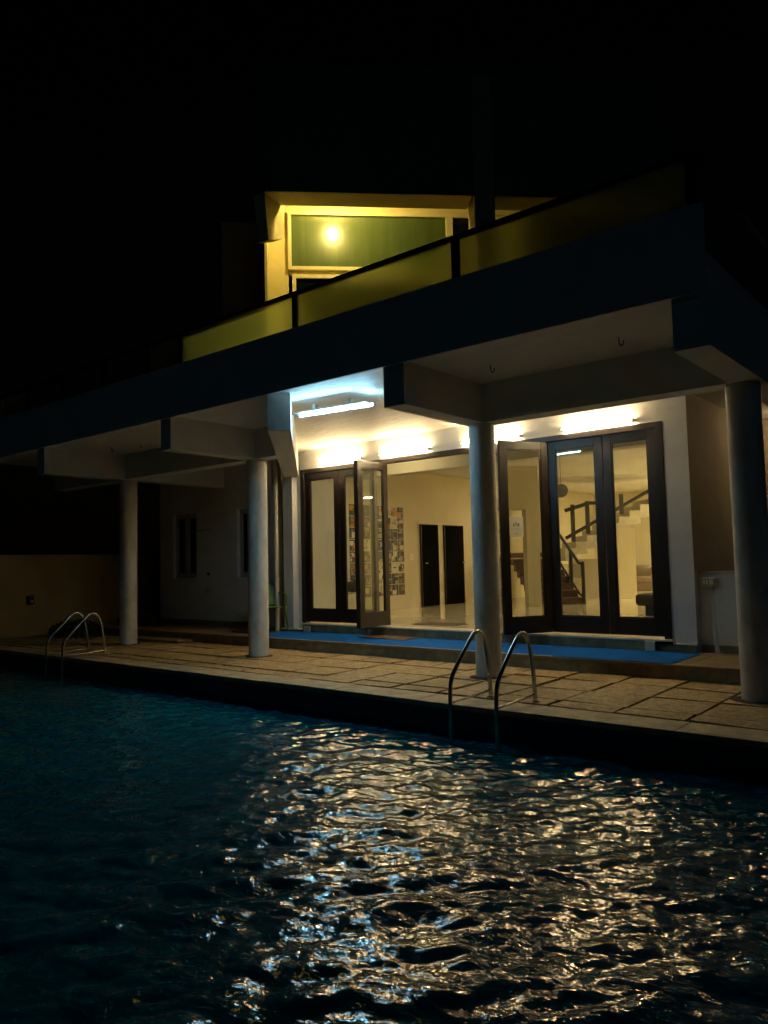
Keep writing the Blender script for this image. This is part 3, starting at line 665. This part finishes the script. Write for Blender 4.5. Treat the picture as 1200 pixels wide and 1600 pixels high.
obj('folded_cloth', B((-9.68, -9.30, 4.22, 4.62, .80, 1.00), bevel=.05), DARKCL, label='dark folded cloth heaped on the indoor plastic armchair', cat='cloth', smooth=True)
# sofa and bench
t = empty('sofa', (-7.6, 14.6, .35), 'brown leather sofa against the bright far wall of the room', 'sofa', rz=math.radians(20))
L = lambda *b, bevel=.04: B(*b, bevel=bevel)
obj('base', L((-.95, .95, -.40, .42, .06, .30)), SOFAM, t, local=True, smooth=True)
for x in (-.41, .41): obj('seat_cushion', L((x-.40, x+.40, -.42, .22, .28, .46)), SOFAM, t, local=True, smooth=True)
for x in (-.41, .41): obj('back_cushion', L((x-.40, x+.40, .16, .42, .44, .74), bevel=.06), SOFAM, t, local=True, smooth=True)
for x in (-1, 1): obj('armrest', L((x*.95-.11, x*.95+.11, -.42, .42, .05, .60), bevel=.05), SOFAM, t, local=True, smooth=True)
t = empty('leather_bench', (-4.35, 6.75, .35), 'low dark red leather bench seen at the foot of the rightmost glass leaf', 'bench', rz=math.radians(0))
obj('seat', L((-.55, .6, -.28, .40, .16, .36), bevel=.06), OTTM, t, local=True, smooth=True)
obj('base', B((-.40, .5, -.2, .3, 0, .17)), DARKPL, t, local=True)
# round pendant lamp
t = empty('pendant_lamp', (-6.05, 6.3, 2.5), 'round grey pendant globe hanging inside behind the folding doors', 'pendant lamp')
bm = bmesh.new(); bmesh.ops.create_uvsphere(bm, u_segments=28, v_segments=16, radius=.12, matrix=Matrix.Translation((-6.05, 6.3, 2.5)))
obj('globe', bm, mat('paper_globe', (.20, .18, .14), .8), t, smooth=True)
obj('cord', cyl((-6.05, 6.3, 2.62), (-6.05, 6.3, 3.25), .004, seg=6), DARKPL, t)
# paper notice on the folded leaf
t = empty('paper_notice', (-4.77, 2.83, 1.6), 'small white paper notice stuck to the half folded glass leaf', 'notice')
p0 = Vector((-4.655, 3.12, 0)); ax = (Vector((-4.99, 2.47, 0))-p0).normalized(); ay = Vector((-ax.y, ax.x, 0))
if ay.x < 0: ay = -ay
def onleaf(a0, a1, z0, z1, o0, o1): return add_poly(bmesh.new(), [p0+ax*a0+ay*o0, p0+ax*a1+ay*o0, p0+ax*a1+ay*o1, p0+ax*a0+ay*o1], z0, z1)
obj('sheet', onleaf(.40, .615, 1.60, 1.86, .004, .0055), PAPER, t)
bm = bmesh.new()
for (a0, a1, z0, z1) in ((.46, .485, 1.735, 1.775), (.50, .515, 1.745, 1.79), (.53, .55, 1.735, 1.77), (.44, .575, 1.70, 1.703), (.495, .515, 1.635, 1.65)):
    add_poly(bm, [p0+ax*a0+ay*.006, p0+ax*a1+ay*.006, p0+ax*a1+ay*.0065, p0+ax*a0+ay*.0065], z0, z1)
obj('print', bm, INK, t)
# photo collage on the left wall of the room
cols = [(0.02, .018, .015), (.05, .035, .02), (.12, .07, .035), (.25, .16, .08), (.45, .36, .22), (.62, .54, .38), (.30, .07, .03), (.55, .22, .03), (.10, .10, .09), (.015, .03, .05), (.7, .66, .52), (.38, .30, .20)]
CM = [mat('photo_print', c, .5, var=.25, vscale=25) for c in cols]
bm = bmesh.new(); rs = random.Random(21)
Y0, Y1, Z0, Z1 = 4.83, 6.78, .64, 2.48
def rect(y0, y1, z0, z1, x, mi):
    f = bm.faces.new([bm.verts.new((x, a_, b_)) for a_, b_ in ((y0, z0), (y1, z0), (y1, z1), (y0, z1))]); f.material_index = mi
rect(Y0-.02, Y1+.02, Z0-.02, Z1+.02, FX+.0050, 10)
N = 8; ch = (Z1-Z0)/N; cw = (Y1-Y0)/9
for i in range(9):
    for j in range(N):
        y0 = Y0+i*cw+.005; y1 = y0+cw-.01; z0 = Z0+j*ch+.005; z1 = z0+ch-.01
        base = rs.choice((0, 0, 0, 1, 1, 9, 9, 2, 8, 5, 10)); rect(y0, y1, z0, z1, FX+.0065, base)
        if (i, j) == (7, 2):
            n_ = 18; f = bm.faces.new([bm.verts.new((FX+.008, (y0+y1)/2+.08*math.cos(k*6.283/n_), (z0+z1)/2+.08*math.sin(k*6.283/n_))) for k in range(n_)]); f.material_index = 10
            rect((y0+y1)/2-.05, (y0+y1)/2+.05, (z0+z1)/2-.012, (z0+z1)/2+.012, FX+.0085, 0); continue
        if j == 4 and i in (5, 6): continue
        for k in range(rs.randint(4, 8)):
            wd = rs.uniform(.03, cw*.6); hd = rs.uniform(.02, ch*.5); ya = rs.uniform(y0, y1-wd); za = rs.uniform(z0, z1-hd)
            rect(ya, ya+wd, za, za+hd, FX+.007+.0004*k, rs.choice((0, 1, 2, 3, 4, 5, 6, 7, 8, 10, 11, 3, 4)))
rect(Y0-.02, Y1+.02, Z0-.06, Z0-.022, FX+.02, 10)
pc = obj('photo_collage', bm, CM, label='wall-high grid of small photographs on the left wall of the room', cat='photo collage')
cu = bpy.data.curves.new('t', 'FONT'); cu.body = 'XIS'; cu.size = .15; cu.extrude = .0005
to = bpy.data.objects.new('t', cu); C.objects.link(to); bpy.context.view_layer.update()
me = bpy.data.meshes.new_from_object(to.evaluated_get(bpy.context.evaluated_depsgraph_get())); bpy.data.objects.remove(to)
bm = bmesh.new(); bm.from_mesh(me)
bmesh.ops.transform(bm, matrix=Matrix.Translation((FX+.0085, 5.98, 1.64)) @ Matrix(((0, 0, 1, 0), (1, 0, 0, 0), (0, 1, 0, 0), (0, 0, 0, 1))), verts=bm.verts)
obj('lettering', bm, PAPER, pc)
